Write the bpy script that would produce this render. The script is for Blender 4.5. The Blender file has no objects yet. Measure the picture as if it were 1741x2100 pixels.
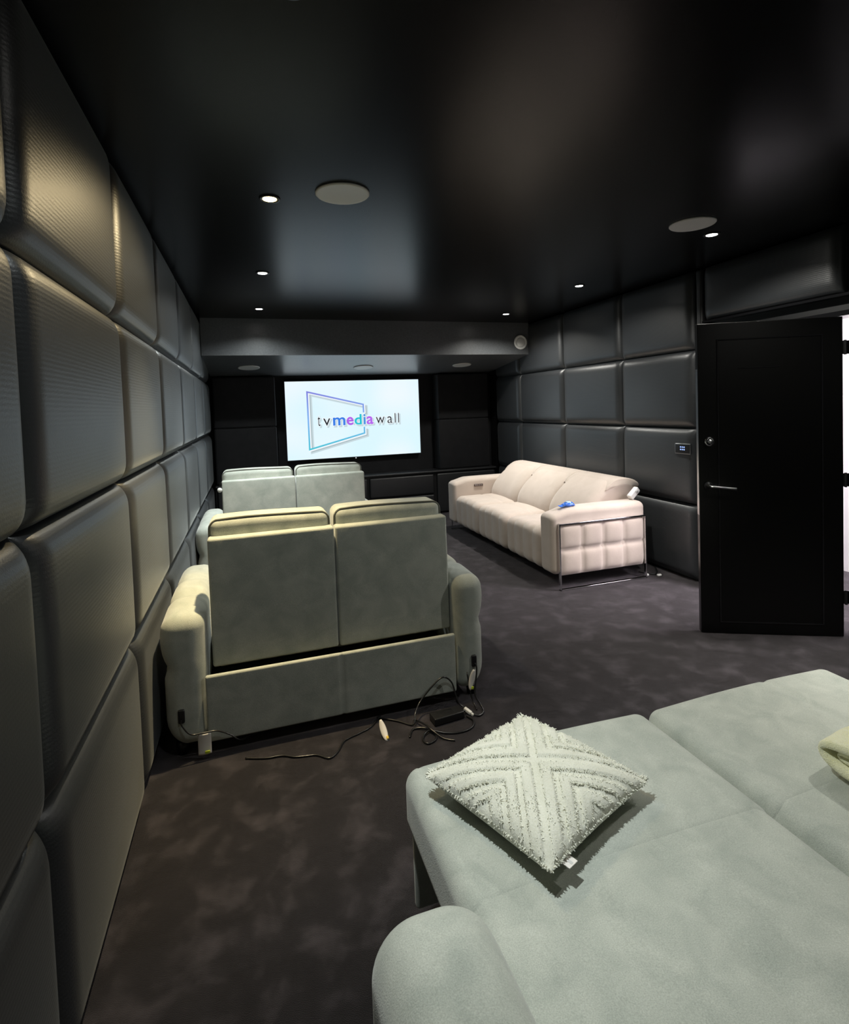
import bpy, bmesh, math, random
from mathutils import Vector, Matrix
random.seed(7)
scene = bpy.context.scene
col = scene.collection

# ------------------------------------------------------------------ camera
YAW, PITCH, ROLL = .3109, .0394, .0351
F_PX, CX, CY, CAM_Z = 1110.1, 869.09, 878.49, 1.4359
fw = Vector((math.sin(YAW)*math.cos(PITCH), math.cos(YAW)*math.cos(PITCH), -math.sin(PITCH)))
r0 = Vector((math.cos(YAW), -math.sin(YAW), 0))
d0 = fw.cross(r0)
rr = r0*math.cos(ROLL) + d0*math.sin(ROLL)
dd = -r0*math.sin(ROLL) + d0*math.cos(ROLL)
cam_data = bpy.data.cameras.new('camera')
cam = bpy.data.objects.new('camera', cam_data)
col.objects.link(cam)
cam.matrix_world = Matrix(((rr.x, -dd.x, -fw.x, 0), (rr.y, -dd.y, -fw.y, 0), (rr.z, -dd.z, -fw.z, CAM_Z), (0, 0, 0, 1)))
cam_data.sensor_fit = 'AUTO'
cam_data.sensor_width = 36
cam_data.lens = F_PX/2100*36
cam_data.shift_y = -(1050-CY)/2100
cam_data.shift_x = (870.5-CX)/2100
cam_data.clip_start = .02
scene.camera = cam

# ------------------------------------------------------------------ world, view, light levels
w = bpy.data.worlds.new('world'); scene.world = w; w.use_nodes = True
w.node_tree.nodes['Background'].inputs[0].default_value = (.6, .7, .8, 1)
w.node_tree.nodes['Background'].inputs[1].default_value = .05
scene.view_settings.view_transform = 'Standard'
scene.view_settings.look = 'None'
scene.view_settings.gamma = 1
scene.view_settings.use_curve_mapping = False
scene.view_settings.exposure = 0.0
SPOT_W, WIDE_W = 168.0, 32.0
COOL, WARM, NEUT = (.93, 1.0, .98), (1.0, .80, .46), (1.0, .98, .90)
# x, y, colour, power factor
DOWNLIGHTS = [(.132, 1.28, COOL, .61), (2.663, 1.28, NEUT, 1.15), (.132, 2.566, WARM, 1.35), (2.663, 2.566, NEUT, .88),
              (.132, 3.925, COOL, 1.15), (2.663, 3.925, NEUT, .50), (.132, 5.274, COOL, 1.0), (2.663, 5.274, NEUT, .8)]
SCREEN_EMIT = 1.08
H = 2.40

# ------------------------------------------------------------------ helpers
def new_mat(name):
    m = bpy.data.materials.new(name); m.use_nodes = True
    nt = m.node_tree; b = nt.nodes['Principled BSDF']
    return m, nt, b

def plain(name, c, rough=.5, metal=0, spec=.5, emit=0, coat=0):
    m, nt, b = new_mat(name)
    b.inputs['Base Color'].default_value = (*c, 1)
    b.inputs['Roughness'].default_value = rough
    b.inputs['Metallic'].default_value = metal
    b.inputs['Specular IOR Level'].default_value = spec
    if coat: b.inputs['Coat Weight'].default_value = coat
    if emit:
        b.inputs['Emission Color'].default_value = (*c, 1)
        b.inputs['Emission Strength'].default_value = emit
    return m

def fabric(name, c1, c2, scale=9, rough=.85, sheen=.3, bump=.25, fine=700, spec=.25, detail=6, aniso=None, contrast=(.35, .65), bdist=.002):
    m, nt, b = new_mat(name)
    N, L = nt.nodes.new, nt.links.new
    tc = N('ShaderNodeTexCoord'); mp = N('ShaderNodeMapping')
    L(tc.outputs['Object'], mp.inputs[0])
    if aniso: mp.inputs['Scale'].default_value = aniso
    n1 = N('ShaderNodeTexNoise'); n1.inputs['Scale'].default_value = scale; n1.inputs['Detail'].default_value = detail
    n1.inputs['Distortion'].default_value = .6
    L(mp.outputs[0], n1.inputs['Vector'])
    cr = N('ShaderNodeValToRGB')
    cr.color_ramp.elements[0].position = contrast[0]; cr.color_ramp.elements[0].color = (*c1, 1)
    cr.color_ramp.elements[1].position = contrast[1]; cr.color_ramp.elements[1].color = (*c2, 1)
    L(n1.outputs[0], cr.inputs[0])
    n2 = N('ShaderNodeTexNoise'); n2.inputs['Scale'].default_value = fine; n2.inputs['Detail'].default_value = 3
    L(tc.outputs['Object'], n2.inputs['Vector'])
    mx = N('ShaderNodeMixRGB'); mx.blend_type = 'OVERLAY'; mx.inputs[0].default_value = .35
    L(cr.outputs[0], mx.inputs[1]); L(n2.outputs[0], mx.inputs[2])
    L(mx.outputs[0], b.inputs['Base Color'])
    bp = N('ShaderNodeBump'); bp.inputs['Strength'].default_value = bump; bp.inputs['Distance'].default_value = bdist
    L(n2.outputs[0], bp.inputs['Height']); L(bp.outputs[0], b.inputs['Normal'])
    b.inputs['Roughness'].default_value = rough
    b.inputs['Specular IOR Level'].default_value = spec
    b.inputs['Sheen Weight'].default_value = sheen
    b.inputs['Sheen Roughness'].default_value = .5
    return m

def leatherette(name, c, rough=.42, bump=.35, sheen=0.0):
    # dark woven vinyl
    m, nt, b = new_mat(name)
    N, L = nt.nodes.new, nt.links.new
    tc = N('ShaderNodeTexCoord')
    wv = N('ShaderNodeTexWave'); wv.wave_type = 'BANDS'; wv.bands_direction = 'Z'
    wv.inputs['Scale'].default_value = 28; wv.inputs['Distortion'].default_value = 1.2; wv.inputs['Detail'].default_value = 3
    wv.inputs['Detail Scale'].default_value = 4
    n2 = N('ShaderNodeTexNoise'); n2.inputs['Scale'].default_value = 260; n2.inputs['Detail'].default_value = 4
    L(tc.outputs['Object'], wv.inputs[0]); L(tc.outputs['Object'], n2.inputs['Vector'])
    ad = N('ShaderNodeMath'); ad.operation = 'MULTIPLY_ADD'; ad.inputs[1].default_value = .35
    L(wv.outputs['Fac'], ad.inputs[0]); L(n2.outputs[0], ad.inputs[2])
    bp = N('ShaderNodeBump'); bp.inputs['Strength'].default_value = bump; bp.inputs['Distance'].default_value = .0015
    L(ad.outputs[0], bp.inputs['Height']); L(bp.outputs[0], b.inputs['Normal'])
    b.inputs['Base Color'].default_value = (*c, 1)
    b.inputs['Roughness'].default_value = rough
    b.inputs['Specular IOR Level'].default_value = .9
    b.inputs['Sheen Weight'].default_value = sheen; b.inputs['Sheen Roughness'].default_value = .32; b.inputs['Sheen Tint'].default_value = (.92, .97, 1, 1)
    return m

def link_mesh(name, verts, faces, mat, parent=None, smooth=True, loc=None):
    me = bpy.data.meshes.new(name)
    me.from_pydata([tuple(v) for v in verts], [], faces); me.update()
    bm = bmesh.new(); bm.from_mesh(me)
    bmesh.ops.remove_doubles(bm, verts=bm.verts, dist=1e-6)
    bmesh.ops.recalc_face_normals(bm, faces=bm.faces)
    bm.to_mesh(me); bm.free()
    if smooth:
        for p in me.polygons: p.use_smooth = True
    for m in (mat if isinstance(mat, (list, tuple)) else [mat]): me.materials.append(m)
    o = bpy.data.objects.new(name, me); col.objects.link(o)
    if parent: o.parent = parent
    if loc: o.location = loc
    return o

def tag(o, label, cat, group=None, kind=None):
    o['label'] = label; o['category'] = cat
    if group: o['group'] = group
    if kind: o['kind'] = kind
    return o

def empty(name, loc, label=None, cat=None, group=None, rz=0):
    o = bpy.data.objects.new(name, None); col.objects.link(o)
    o.location = loc; o.rotation_euler = (0, 0, rz); o.empty_display_size = .1
    if label: tag(o, label, cat, group)
    return o

def structure(o):
    o['kind'] = 'structure'; return o

def box_vf(x0, x1, y0, y1, z0, z1):
    v = [(x0, y0, z0), (x1, y0, z0), (x1, y1, z0), (x0, y1, z0), (x0, y0, z1), (x1, y0, z1), (x1, y1, z1), (x0, y1, z1)]
    f = [(0, 3, 2, 1), (4, 5, 6, 7), (0, 1, 5, 4), (1, 2, 6, 5), (2, 3, 7, 6), (3, 0, 4, 7)]
    return v, f

def join_vf(*parts):
    V, Fc = [], []
    for v, f in parts:
        n = len(V); V += list(v); Fc += [tuple(i+n for i in q) for q in f]
    return V, Fc

def box(name, x0, x1, y0, y1, z0, z1, mat, parent=None):
    v, f = box_vf(x0, x1, y0, y1, z0, z1)
    return link_mesh(name, v, f, mat, parent, smooth=False)

def axis_vals(h, r, k, m):
    a = []
    for i in range(k): a.append(-h + r - r*math.tan(math.pi/4*(1-i/k)))
    L_ = 2*(h-r)
    for i in range(m+1): a.append(-h + r + L_*i/m)
    for i in range(1, k+1): a.append(h - r + r*math.tan(math.pi/4*i/k))
    return a

def rbox_vf(x0, x1, y0, y1, z0, z1, r, k=4, seg=.03, fn=None):
    hx, hy, hz = (x1-x0)/2, (y1-y0)/2, (z1-z0)/2
    r = min(r, hx*.999, hy*.999, hz*.999)
    c = Vector(((x0+x1)/2, (y0+y1)/2, (z0+z1)/2))
    A = [axis_vals(h, r, k, max(1, int(round(2*(h-r)/seg)))) for h in (hx, hy, hz)]
    hh = (hx, hy, hz)
    V, Fc = [], []
    for ax in range(3):
        a1, a2 = [(1, 2), (2, 0), (0, 1)][ax]
        for s in (-1, 1):
            n0 = len(V)
            for p in A[a1]:
                for q in A[a2]:
                    v = [0, 0, 0]; v[ax] = s*hh[ax]; v[a1] = p; v[a2] = q
                    inn = Vector([max(-(hh[i]-r), min(hh[i]-r, v[i])) for i in range(3)])
                    d = Vector(v) - inn
                    if d.length > 1e-9: d = d.normalized()*r
                    P_ = inn + d + c
                    if fn: P_ = Vector(fn(P_.x, P_.y, P_.z))
                    V.append(P_)
            m2 = len(A[a2])
            for i in range(len(A[a1])-1):
                for j in range(m2-1):
                    q = (n0+i*m2+j, n0+(i+1)*m2+j, n0+(i+1)*m2+j+1, n0+i*m2+j+1)
                    Fc.append(q if s > 0 else q[::-1])
    return V, Fc

def rbox(name, x0, x1, y0, y1, z0, z1, r, mat, parent=None, k=4, seg=.03, fn=None):
    v, f = rbox_vf(x0, x1, y0, y1, z0, z1, r, k, seg, fn)
    return link_mesh(name, v, f, mat, parent)

def catmull(pts, n=6, closed=False):
    pts = [Vector(p) for p in pts]; out = []
    m = len(pts)
    rng = range(m) if closed else range(m-1)
    for i in rng:
        if closed: p0, p1, p2, p3 = pts[i-1], pts[i], pts[(i+1) % m], pts[(i+2) % m]
        else: p0, p1, p2, p3 = pts[max(i-1, 0)], pts[i], pts[i+1], pts[min(i+2, m-1)]
        for j in range(n):
            t = j/n
            out.append(.5*((2*p1) + (-p0+p2)*t + (2*p0-5*p1+4*p2-p3)*t*t + (-p0+3*p1-3*p2+p3)*t**3))
    if not closed: out.append(pts[-1])
    return out

def tube_vf(pts, r, sides=8, closed=False, smooth_n=6, flat=None):
    P_ = catmull(pts, smooth_n, closed) if smooth_n else [Vector(p) for p in pts]
    n = len(P_); V, Fc = [], []
    up = Vector((0, 0, 1)); prev = None
    for i, p in enumerate(P_):
        a = P_[i-1] if (i > 0 or closed) else p
        b = P_[(i+1) % n] if (i < n-1 or closed) else p
        t = (b-a).normalized()
        if prev is None:
            u = t.cross(up)
            if u.length < 1e-3: u = t.cross(Vector((1, 0, 0)))
            u.normalize()
        else:
            u = (prev - t*prev.dot(t)).normalized()
        prev = u; vv = t.cross(u)
        for k in range(sides):
            ang = 2*math.pi*k/sides
            V.append(p + u*(r*math.cos(ang)) + vv*(r*math.sin(ang)))
    for i in range(n if closed else n-1):
        for k in range(sides):
            a0 = i*sides+k; a1 = i*sides+(k+1) % sides
            b0 = ((i+1) % n)*sides+k; b1 = ((i+1) % n)*sides+(k+1) % sides
            Fc.append((a0, a1, b1, b0))
    if not closed:
        Fc.append(tuple(range(sides))[::-1]); Fc.append(tuple(range((n-1)*sides, n*sides)))
    return V, Fc

def tube(name, pts, r, mat, parent=None, **k):
    v, f = tube_vf(pts, r, **k)
    return link_mesh(name, v, f, mat, parent)

def lathe_vf(prof, n=48, axis='z', c=(0, 0, 0)):
    V, Fc = [], []
    for (r, h) in prof:
        for i in range(n):
            a = 2*math.pi*i/n; x, y = r*math.cos(a), r*math.sin(a)
            if axis == 'z': p = (x, y, h)
            elif axis == 'y': p = (x, h, y)
            else: p = (h, x, y)
            V.append(Vector(p)+Vector(c))
    for j in range(len(prof)-1):
        for i in range(n):
            Fc.append((j*n+i, j*n+(i+1) % n, (j+1)*n+(i+1) % n, (j+1)*n+i))
    Fc.append(tuple(range(n))); Fc.append(tuple(range((len(prof)-1)*n, len(prof)*n)))
    return V, Fc

def lathe(name, prof, mat, parent=None, n=48, axis='z', c=(0, 0, 0), smooth=True):
    v, f = lathe_vf(prof, n, axis, c)
    return link_mesh(name, v, f, mat, parent, smooth=smooth)

# ------------------------------------------------------------------ materials
M_ceil = fabric('ceiling_black_paint', (.0035, .0035, .004), (.0045, .0045, .005), scale=2, rough=.27, sheen=0, bump=.05, fine=60, spec=.18)
M_soffit = fabric('satin_bulkhead_paint', (.095, .100, .107), (.105, .110, .118), scale=2, rough=.34, sheen=0, bump=.04, fine=60, spec=.6)
M_wallpaint = plain('black_wall_paint', (.010, .010, .011), .5)
M_panel = leatherette('charcoal_wall_vinyl', (.029, .0315, .035), .41, .30, .12)
M_front = fabric('black_screen_fabric', (.012, .012, .014), (.016, .016, .018), rough=.6, sheen=.1, bump=.15, fine=500)
M_pad = leatherette('black_padded_vinyl', (.016, .016, .018), .45, .15)
M_green = fabric('sage_velvet', (.36, .39, .35), (.52, .54, .485), scale=11, rough=.9, sheen=.35, bump=.5, fine=420, contrast=(.25, .75), bdist=.0016)
M_pink = fabric('blush_velvet', (.55, .465, .405), (.59, .50, .44), scale=8, rough=.85, sheen=.3, bump=.25, fine=600)
M_pipe = fabric('grey_green_piping', (.10, .105, .09), (.14, .145, .12), rough=.8)
M_chrome = plain('chrome', (.85, .85, .87), .08, 1)
M_steel = plain('satin_steel', (.45, .45, .46), .3, 1)
M_blackpl = plain('black_plastic', (.012, .012, .013), .35)
M_cable = plain('black_cable', (.010, .010, .011), .28, spec=.7)
M_white = plain('white_card', (.82, .78, .74), .5)
M_green_ink = plain('lime_print', (.62, .75, .05), .5)
M_yel_ink = plain('amber_print', (.9, .62, .08), .5)
M_whitepl = plain('white_plastic', (.82, .82, .80), .4)
M_grille = fabric('speaker_grille_grey', (.42, .42, .41), (.52, .52, .51), scale=300, rough=.6, sheen=0, bump=.5, fine=900)
M_rim = plain('speaker_rim_white', (.62, .62, .60), .45)
M_door = plain('black_door_gloss', (.0025, .0025, .0025), .28, spec=.35)
M_trimblk = plain('black_trim_gloss', (.008, .008, .009), .18)
M_ivory = fabric('ivory_cotton', (.64, .64, .55), (.72, .72, .63), scale=14, rough=.95, sheen=.3, bump=.5, fine=300)
M_tuft = fabric('ivory_tuft', (.78, .78, .68), (.86, .86, .77), scale=60, rough=1, sheen=.4, bump=.2, fine=900)
M_towel = fabric('pale_yellow_towel', (.92, .90, .58), (.97, .96, .70), scale=40, rough=1, sheen=.5, bump=1, fine=350, bdist=.004)
M_blue = plain('blue_foil', (.02, .16, .75), .2, spec=.8, coat=.6)
M_lightblue = plain('foil_highlight_blue', (.5, .75, .95), .2, spec=.8)
M_rose = plain('rose_bronze', (.16, .12, .11), .3, .8)
M_corr = plain('corridor_white', (.85, .83, .84), .6)
M_inner = plain('black_lining', (.006, .006, .006), .9)
M_lamp = plain('lamp_glow', (1, .97, .9), .5, emit=28)
M_lampw = plain('warm_lamp_glow', (1, .72, .30), .5, emit=28)

# carpet: mottled cut pile
def carpet_mat():
    m, nt, b = new_mat('charcoal_carpet')
    N, L = nt.nodes.new, nt.links.new
    tc = N('ShaderNodeTexCoord')
    n1 = N('ShaderNodeTexNoise'); n1.inputs['Scale'].default_value = 8.0; n1.inputs['Detail'].default_value = 6; n1.inputs['Roughness'].default_value = .55
    n1.inputs['Distortion'].default_value = .25
    L(tc.outputs['Object'], n1.inputs['Vector'])
    cr = N('ShaderNodeValToRGB')
    e = cr.color_ramp.elements
    e[0].position = .40; e[0].color = (.0030, .0029, .0031, 1)
    e[1].position = .70; e[1].color = (.034, .030, .034, 1)
    e2 = e.new(.50); e2.color = (.0060, .0056, .0061, 1)
    L(n1.outputs[0], cr.inputs[0])
    n2 = N('ShaderNodeTexNoise'); n2.inputs['Scale'].default_value = 520; n2.inputs['Detail'].default_value = 4
    L(tc.outputs['Object'], n2.inputs['Vector'])
    mx = N('ShaderNodeMixRGB'); mx.blend_type = 'OVERLAY'; mx.inputs[0].default_value = .6
    L(cr.outputs[0], mx.inputs[1]); L(n2.outputs[0], mx.inputs[2])
    L(mx.outputs[0], b.inputs['Base Color'])
    ad = N('ShaderNodeMath'); ad.operation = 'ADD'
    mu = N('ShaderNodeMath'); mu.operation = 'MULTIPLY'; mu.inputs[1].default_value = 1.6
    L(n1.outputs[0], mu.inputs[0]); L(mu.outputs[0], ad.inputs[0]); L(n2.outputs[0], ad.inputs[1])
    bp = N('ShaderNodeBump'); bp.inputs['Strength'].default_value = .7; bp.inputs['Distance'].default_value = .006
    L(ad.outputs[0], bp.inputs['Height']); L(bp.outputs[0], b.inputs['Normal'])
    b.inputs['Roughness'].default_value = .95
    b.inputs['Specular IOR Level'].default_value = .1
    b.inputs['Sheen Weight'].default_value = .22
    b.inputs['Sheen Tint'].default_value = (1, .9, .97, 1)
    return m
M_carpet = carpet_mat()

# ------------------------------------------------------------------ room shell
XL, XR, YB, YF = -.50, 3.30, -1.0, 7.13
DY0, DY1, DZ = 2.19, 3.02, 1.874       # doorway in the right wall
v, f = box_vf(XL-.1, XR+1.4, YB-.1, YF+.1, -.05, 0)
structure(link_mesh('floor', v, f, M_carpet, smooth=False))
v, f = box_vf(XL-.1, XR+1.4, YB-.1, YF+.1, H, H+.05)
structure(link_mesh('ceiling', v, f, M_ceil, smooth=False))
v, f = box_vf(XL-.1, XL, YB-.1, YF+.1, 0, H)
structure(link_mesh('wall_left', v, f, M_wallpaint, smooth=False))
v, f = join_vf(box_vf(XR, XR+.1, YB-.1, DY0, 0, H), box_vf(XR, XR+.1, DY1, YF+.1, 0, H), box_vf(XR, XR+.1, DY0, DY1, DZ+.03, H))
structure(link_mesh('wall_right', v, f, M_wallpaint, smooth=False))
v, f = box_vf(XL, XR, YF, YF+.1, 0, H)
structure(link_mesh('wall_front', v, f, M_front, smooth=False))
v, f = box_vf(XL, XR, YB-.1, YB, 0, H)
structure(link_mesh('wall_back', v, f, M_wallpaint, smooth=False))
# bulkhead over the screen: sloping underside
sx0, sx1 = -.425, 3.235
sec = [(5.83, H), (5.83, 2.025), (6.99, 1.888), (7.12, 1.888), (7.12, H)]
V = [(x, y, z) for x in (sx0, sx1) for (y, z) in sec]
n = len(sec)
Fc = [tuple(range(n)), tuple(range(n, 2*n))] + [(i, (i+1) % n, n+(i+1) % n, n+i) for i in range(n)]
structure(link_mesh('trim_1', V, Fc, M_soffit, smooth=False))
# door lining and header strip
v, f = join_vf(box_vf(3.255, XR+.1, DY0-.035, DY0, 0, DZ+.03), box_vf(3.255, XR+.1, DY1, DY1+.035, 0, DZ+.03), box_vf(3.255, XR+.1, DY0-.035, DY1+.035, DZ, DZ+.03))
structure(link_mesh('trim_2', v, f, M_trimblk, smooth=False))
v, f = box_vf(3.238, XR-.001, 1.3, 3.22, 1.985, 2.0)
structure(link_mesh('trim_3', v, f, M_trimblk, smooth=False))
# corridor beyond the doorway
v, f = join_vf(box_vf(4.5, 4.6, 1.0, 4.4, 0, H), box_vf(XR+.1, 4.5, .9, 1.0, 0, H), box_vf(XR+.1, 4.5, 4.4, 4.5, 0, H))
structure(link_mesh('wall_corridor', v, f, M_corr, smooth=False))
ld = bpy.data.lights.new('corridor_lamp', 'AREA'); ld.shape = 'RECTANGLE'; ld.size = .5; ld.size_y = 1.2; ld.energy = 190; ld.color = (1, .93, .98)
lo = bpy.data.objects.new('corridor_lamp', ld); col.objects.link(lo); lo.location = (3.9, 1.75, H-.02)

# ------------------------------------------------------------------ downlights
LD = {}
for (x, y, c, k) in DOWNLIGHTS:
    warm = c == WARM
    pos = {(.132, 1.28): 'nearest the camera in the left row, above the reclined sofa', (2.663, 1.28): 'nearest the camera in the right row',
           (.132, 2.566): 'glowing warm amber, left of the large round ceiling speaker', (2.663, 2.566): 'beside the round speaker above the open door',
           (.132, 3.925): 'middle of the left row, above the rear of the far sofa', (2.663, 3.925): 'over the blush sofa, second from the bulkhead on the right',
           (.132, 5.274): 'left one just in front of the bulkhead', (2.663, 5.274): 'right one just in front of the bulkhead, above the round vent'}[(x, y)]
    t = empty('downlight', (x, y, H), 'small recessed ceiling downlight ' + pos, 'ceiling light', 'recessed ceiling downlights')
    lathe('trim_ring', [(.032, 0), (.046, 0), (.047, -.003), (.044, -.006), (.034, -.005), (.032, 0)], M_blackpl, t, n=32)
    lathe('lens', [(.002, -.001), (.030, -.001), (.030, -.004), (.002, -.006)], M_lampw if warm else M_lamp, t, n=24)
    for nm, wt, sz, bl_ in (('beam_lamp', SPOT_W, 77, 1.0), ('spill_lamp', WIDE_W, 148, .55)):
        ld = bpy.data.lights.new(nm, 'SPOT'); ld.energy = wt*k; ld.color = c
        ld.spot_size = math.radians(sz); ld.spot_blend = bl_; ld.shadow_soft_size = .025
        lo = bpy.data.objects.new(nm, ld); col.objects.link(lo); lo.parent = t; lo.location = (0, 0, -.012)
        if x < 1 and y < 2:   # gimbal turned towards the reclined sofa
            lo.rotation_euler = (math.radians(-4), math.radians(-15), 0)
            if sz < 120: ld.spot_size = math.radians(68)
            else: ld.energy *= .8
        if y > 5 and sz > 120: ld.energy *= 1.5
        if warm:
            lo.rotation_euler = (math.radians(-3), math.radians(9), 0)
            if sz < 120: ld.spot_size = math.radians(66)
            else: ld.energy *= .95
        elif x > 1 and sz > 120: ld.energy *= 1.7

# ------------------------------------------------------------------ in-ceiling speakers and vent
def speaker(loc, label, tilt=0, R=.12):
    t = empty('ceiling_speaker', loc, label, 'speaker', 'round ceiling speakers')
    t.rotation_euler = (tilt, 0, 0)
    lathe('rim', [(R-.013, 0), (R, 0), (R, -.004), (R-.004, -.008), (R-.013, -.007)], M_rim, t, n=64)
    lathe('grille', [(.001, -.0055), (R-.013, -.0055), (R-.013, -.001), (.001, -.001)], M_grille, t, n=64)
    return t
speaker((.440, 2.433, H), 'large round grey speaker in the main ceiling beside the amber downlight')
speaker((2.39, 2.433, H), 'round grey ceiling speaker over the doorway, next to a white downlight')
sl = math.atan2(2.025-1.888, 6.99-5.83)
def soff_z(y): return 2.025 - (y-5.83)*math.tan(sl)
for x, y, lb in ((.02, 6.45, 'left'), (1.345, 6.5, 'middle'), (2.60, 6.42, 'right')):
    speaker((x, y, soff_z(y)-.0005), {'left': 'round grey speaker under the bulkhead above the left black fabric panel',
            'middle': 'round grey speaker under the bulkhead directly above the screen',
            'right': 'round grey speaker under the bulkhead right of the screen'}[lb], tilt=-sl)
t = empty('air_vent', (3.122, 5.83, 2.168), 'round white air valve on the bulkhead face near the right wall', 'vent')
lathe('rim', [(.064, -.002), (.085, -.001), (.087, -.008), (.080, -.014), (.068, -.014), (.064, -.008)], M_whitepl, t, axis='y')
lathe('disc', [(.001, -.018), (.046, -.017), (.053, -.013), (.053, -.008), (.001, -.008)], M_whitepl, t, axis='y')
lathe('shadow_gap', [(.001, -.001), (.066, -.001), (.066, -.003), (.001, -.003)], M_blackpl, t, axis='y')

# ------------------------------------------------------------------ padded wall panels
def ease(s, e):
    if s >= e: return 1.0
    t = 1 - s/e
    return math.sqrt(max(0, 1 - t**2.4))
def pad_coords(L_, e, k=9, m=8):
    a = [e*(1-math.cos(math.pi/2*i/k)) for i in range(k)]
    mid = [e + (L_-2*e)*i/m for i in range(m+1)]
    return a + mid + [L_-q for q in reversed(a)]
def wall_panel(side, y0, y1, z0, z1, D, label, group, e=.085, mat=None, base=None):
    # back on the wall, cushion bulging into the room
    g = .002
    y0 += g; y1 -= g; z0 += g; z1 -= g
    W, Hh = y1-y0, z1-z0
    e = min(e, W*.4, Hh*.4)
    A, B = pad_coords(W, e), pad_coords(Hh, e)
    sgn = 1 if side == 'left' else -1
    x_b = base if base is not None else (-.485 if side == 'left' else 3.288)
    V, Fc = [], []
    for a in A:
        for b in B:
            su, sv = min(a, W-a), min(b, Hh-b)
            h = D*ease(su, e)*ease(sv, e)
            h += .006*math.sin(math.pi*a/W)*math.sin(math.pi*b/Hh)
            V.append((x_b + sgn*h, y0+a, z0+b))
    nb = len(B)
    for i in range(len(A)-1):
        for j in range(nb-1):
            Fc.append((i*nb+j, (i+1)*nb+j, (i+1)*nb+j+1, i*nb+j+1))
    # back plate
    n0 = len(V)
    ring = [i*nb for i in range(len(A))] + [(len(A)-1)*nb+j for j in range(1, nb)] + [i*nb+nb-1 for i in range(len(A)-2, -1, -1)] + [j for j in range(nb-2, 0, -1)]
    for i in ring: V.append((x_b - sgn*.010, V[i][1], V[i][2]))
    for q in range(len(ring)):
        Fc.append((ring[q], ring[(q+1) % len(ring)], n0+(q+1) % len(ring), n0+q))
    Fc.append(tuple(range(n0, n0+len(ring))))
    o = link_mesh('padded_panel', V, Fc, mat or M_panel)
    tag(o, label, 'wall panel', group)
    return o
rows = [(1.8, 2.398), (1.2, 1.8), (.6, 1.2), (.003, .6)]
rown = ['top row', 'second row from the ceiling', 'third row from the ceiling', 'bottom row']
ords = ['nearest the screen', 'second from the screen', 'third from the screen', 'fourth from the screen', 'fifth from the screen', 'sixth from the screen', 'seventh from the screen', 'eighth from the screen']
left_seams = [6.80, 5.83, 4.93, 4.02, 3.13, 2.236, 1.315, .41, -.49]
for c in range(8):
    for r in range(4):
        z0, z1 = rows[r]
        wall_panel('left', left_seams[c+1], left_seams[c], z0, z1, .058,
                   'padded charcoal panel on the left wall, %s, %s' % (rown[r], ords[c]), 'padded panels on the left wall')
right_seams = [6.80, 6.106, 5.12, 4.159, 3.309]
for c in range(4):
    for r in range(4):
        z0, z1 = rows[r]
        wall_panel('right', right_seams[c+1], right_seams[c], z0, z1, .058,
                   'padded charcoal panel on the right wall, %s, %s' % (rown[r], ords[c]), 'padded panels on the right wall')
wall_panel('right', 2.23, 3.225, 2.004, 2.398, .05, 'wide padded charcoal panel above the open black door', 'padded panels on the right wall')
wall_panel('right', 3.235, 3.303, .003, 2.398, .03, 'narrow black upright strip between wall panels and doorway', 'padded panels on the right wall', e=.02, mat=M_pad)

# ------------------------------------------------------------------ screen wall furniture
def flat_pad(name, x0, x1, y0, y1, z0, z1, label, r=.02, mat=None, cat='wall panel', group=None):
    o = rbox(name, x0, x1, y0, y1, z0, z1, r, mat or M_front, seg=.15)
    tag(o, label, cat, group); return o
G = 'black fabric panels flanking the screen'
flat_pad('fabric_panel', -.405, .315, 6.90, 7.12, 1.262, 1.872, 'upper black fabric panel on the left of the screen', group=G)
flat_pad('fabric_panel', -.405, .315, 6.90, 7.12, .585, 1.258, 'lower black fabric panel on the left of the screen', group=G)
flat_pad('fabric_panel', 2.432, 3.17, 6.90, 7.12, 1.262, 1.872, 'upper black fabric panel on the right of the screen', group=G)
flat_pad('fabric_panel', 2.432, 3.17, 6.90, 7.12, .585, 1.258, 'lower black fabric panel on the right of the screen', group=G)
t = empty('media_cabinet', (1.4, 6.97, 0), 'long low black padded cabinet running under the screen along the front wall', 'cabinet')
def child_at(o, t):
    o.parent = t; o.matrix_parent_inverse = Matrix.Translation(-t.location); return o
child_at(box('carcass', -.42, 3.23, 6.86, 7.12, .0, .555, M_wallpaint), t)
child_at(rbox('top', -.42, 3.23, 6.815, 7.12, .555, .582, .010, M_pad, seg=.3), t)
for (x0, x1) in ((-.40, .485), (.50, 1.41), (1.44, 2.315)):
    child_at(rbox('drawer', x0, x1, 6.825, 6.87, .275, .535, .02, M_pad, seg=.1), t)
    child_at(rbox('drawer', x0, x1, 6.825, 6.87, .015, .262, .02, M_pad, seg=.1), t)
child_at(rbox('door', 2.36, 3.21, 6.825, 6.87, .015, .54, .02, M_pad, seg=.1), t)

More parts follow.
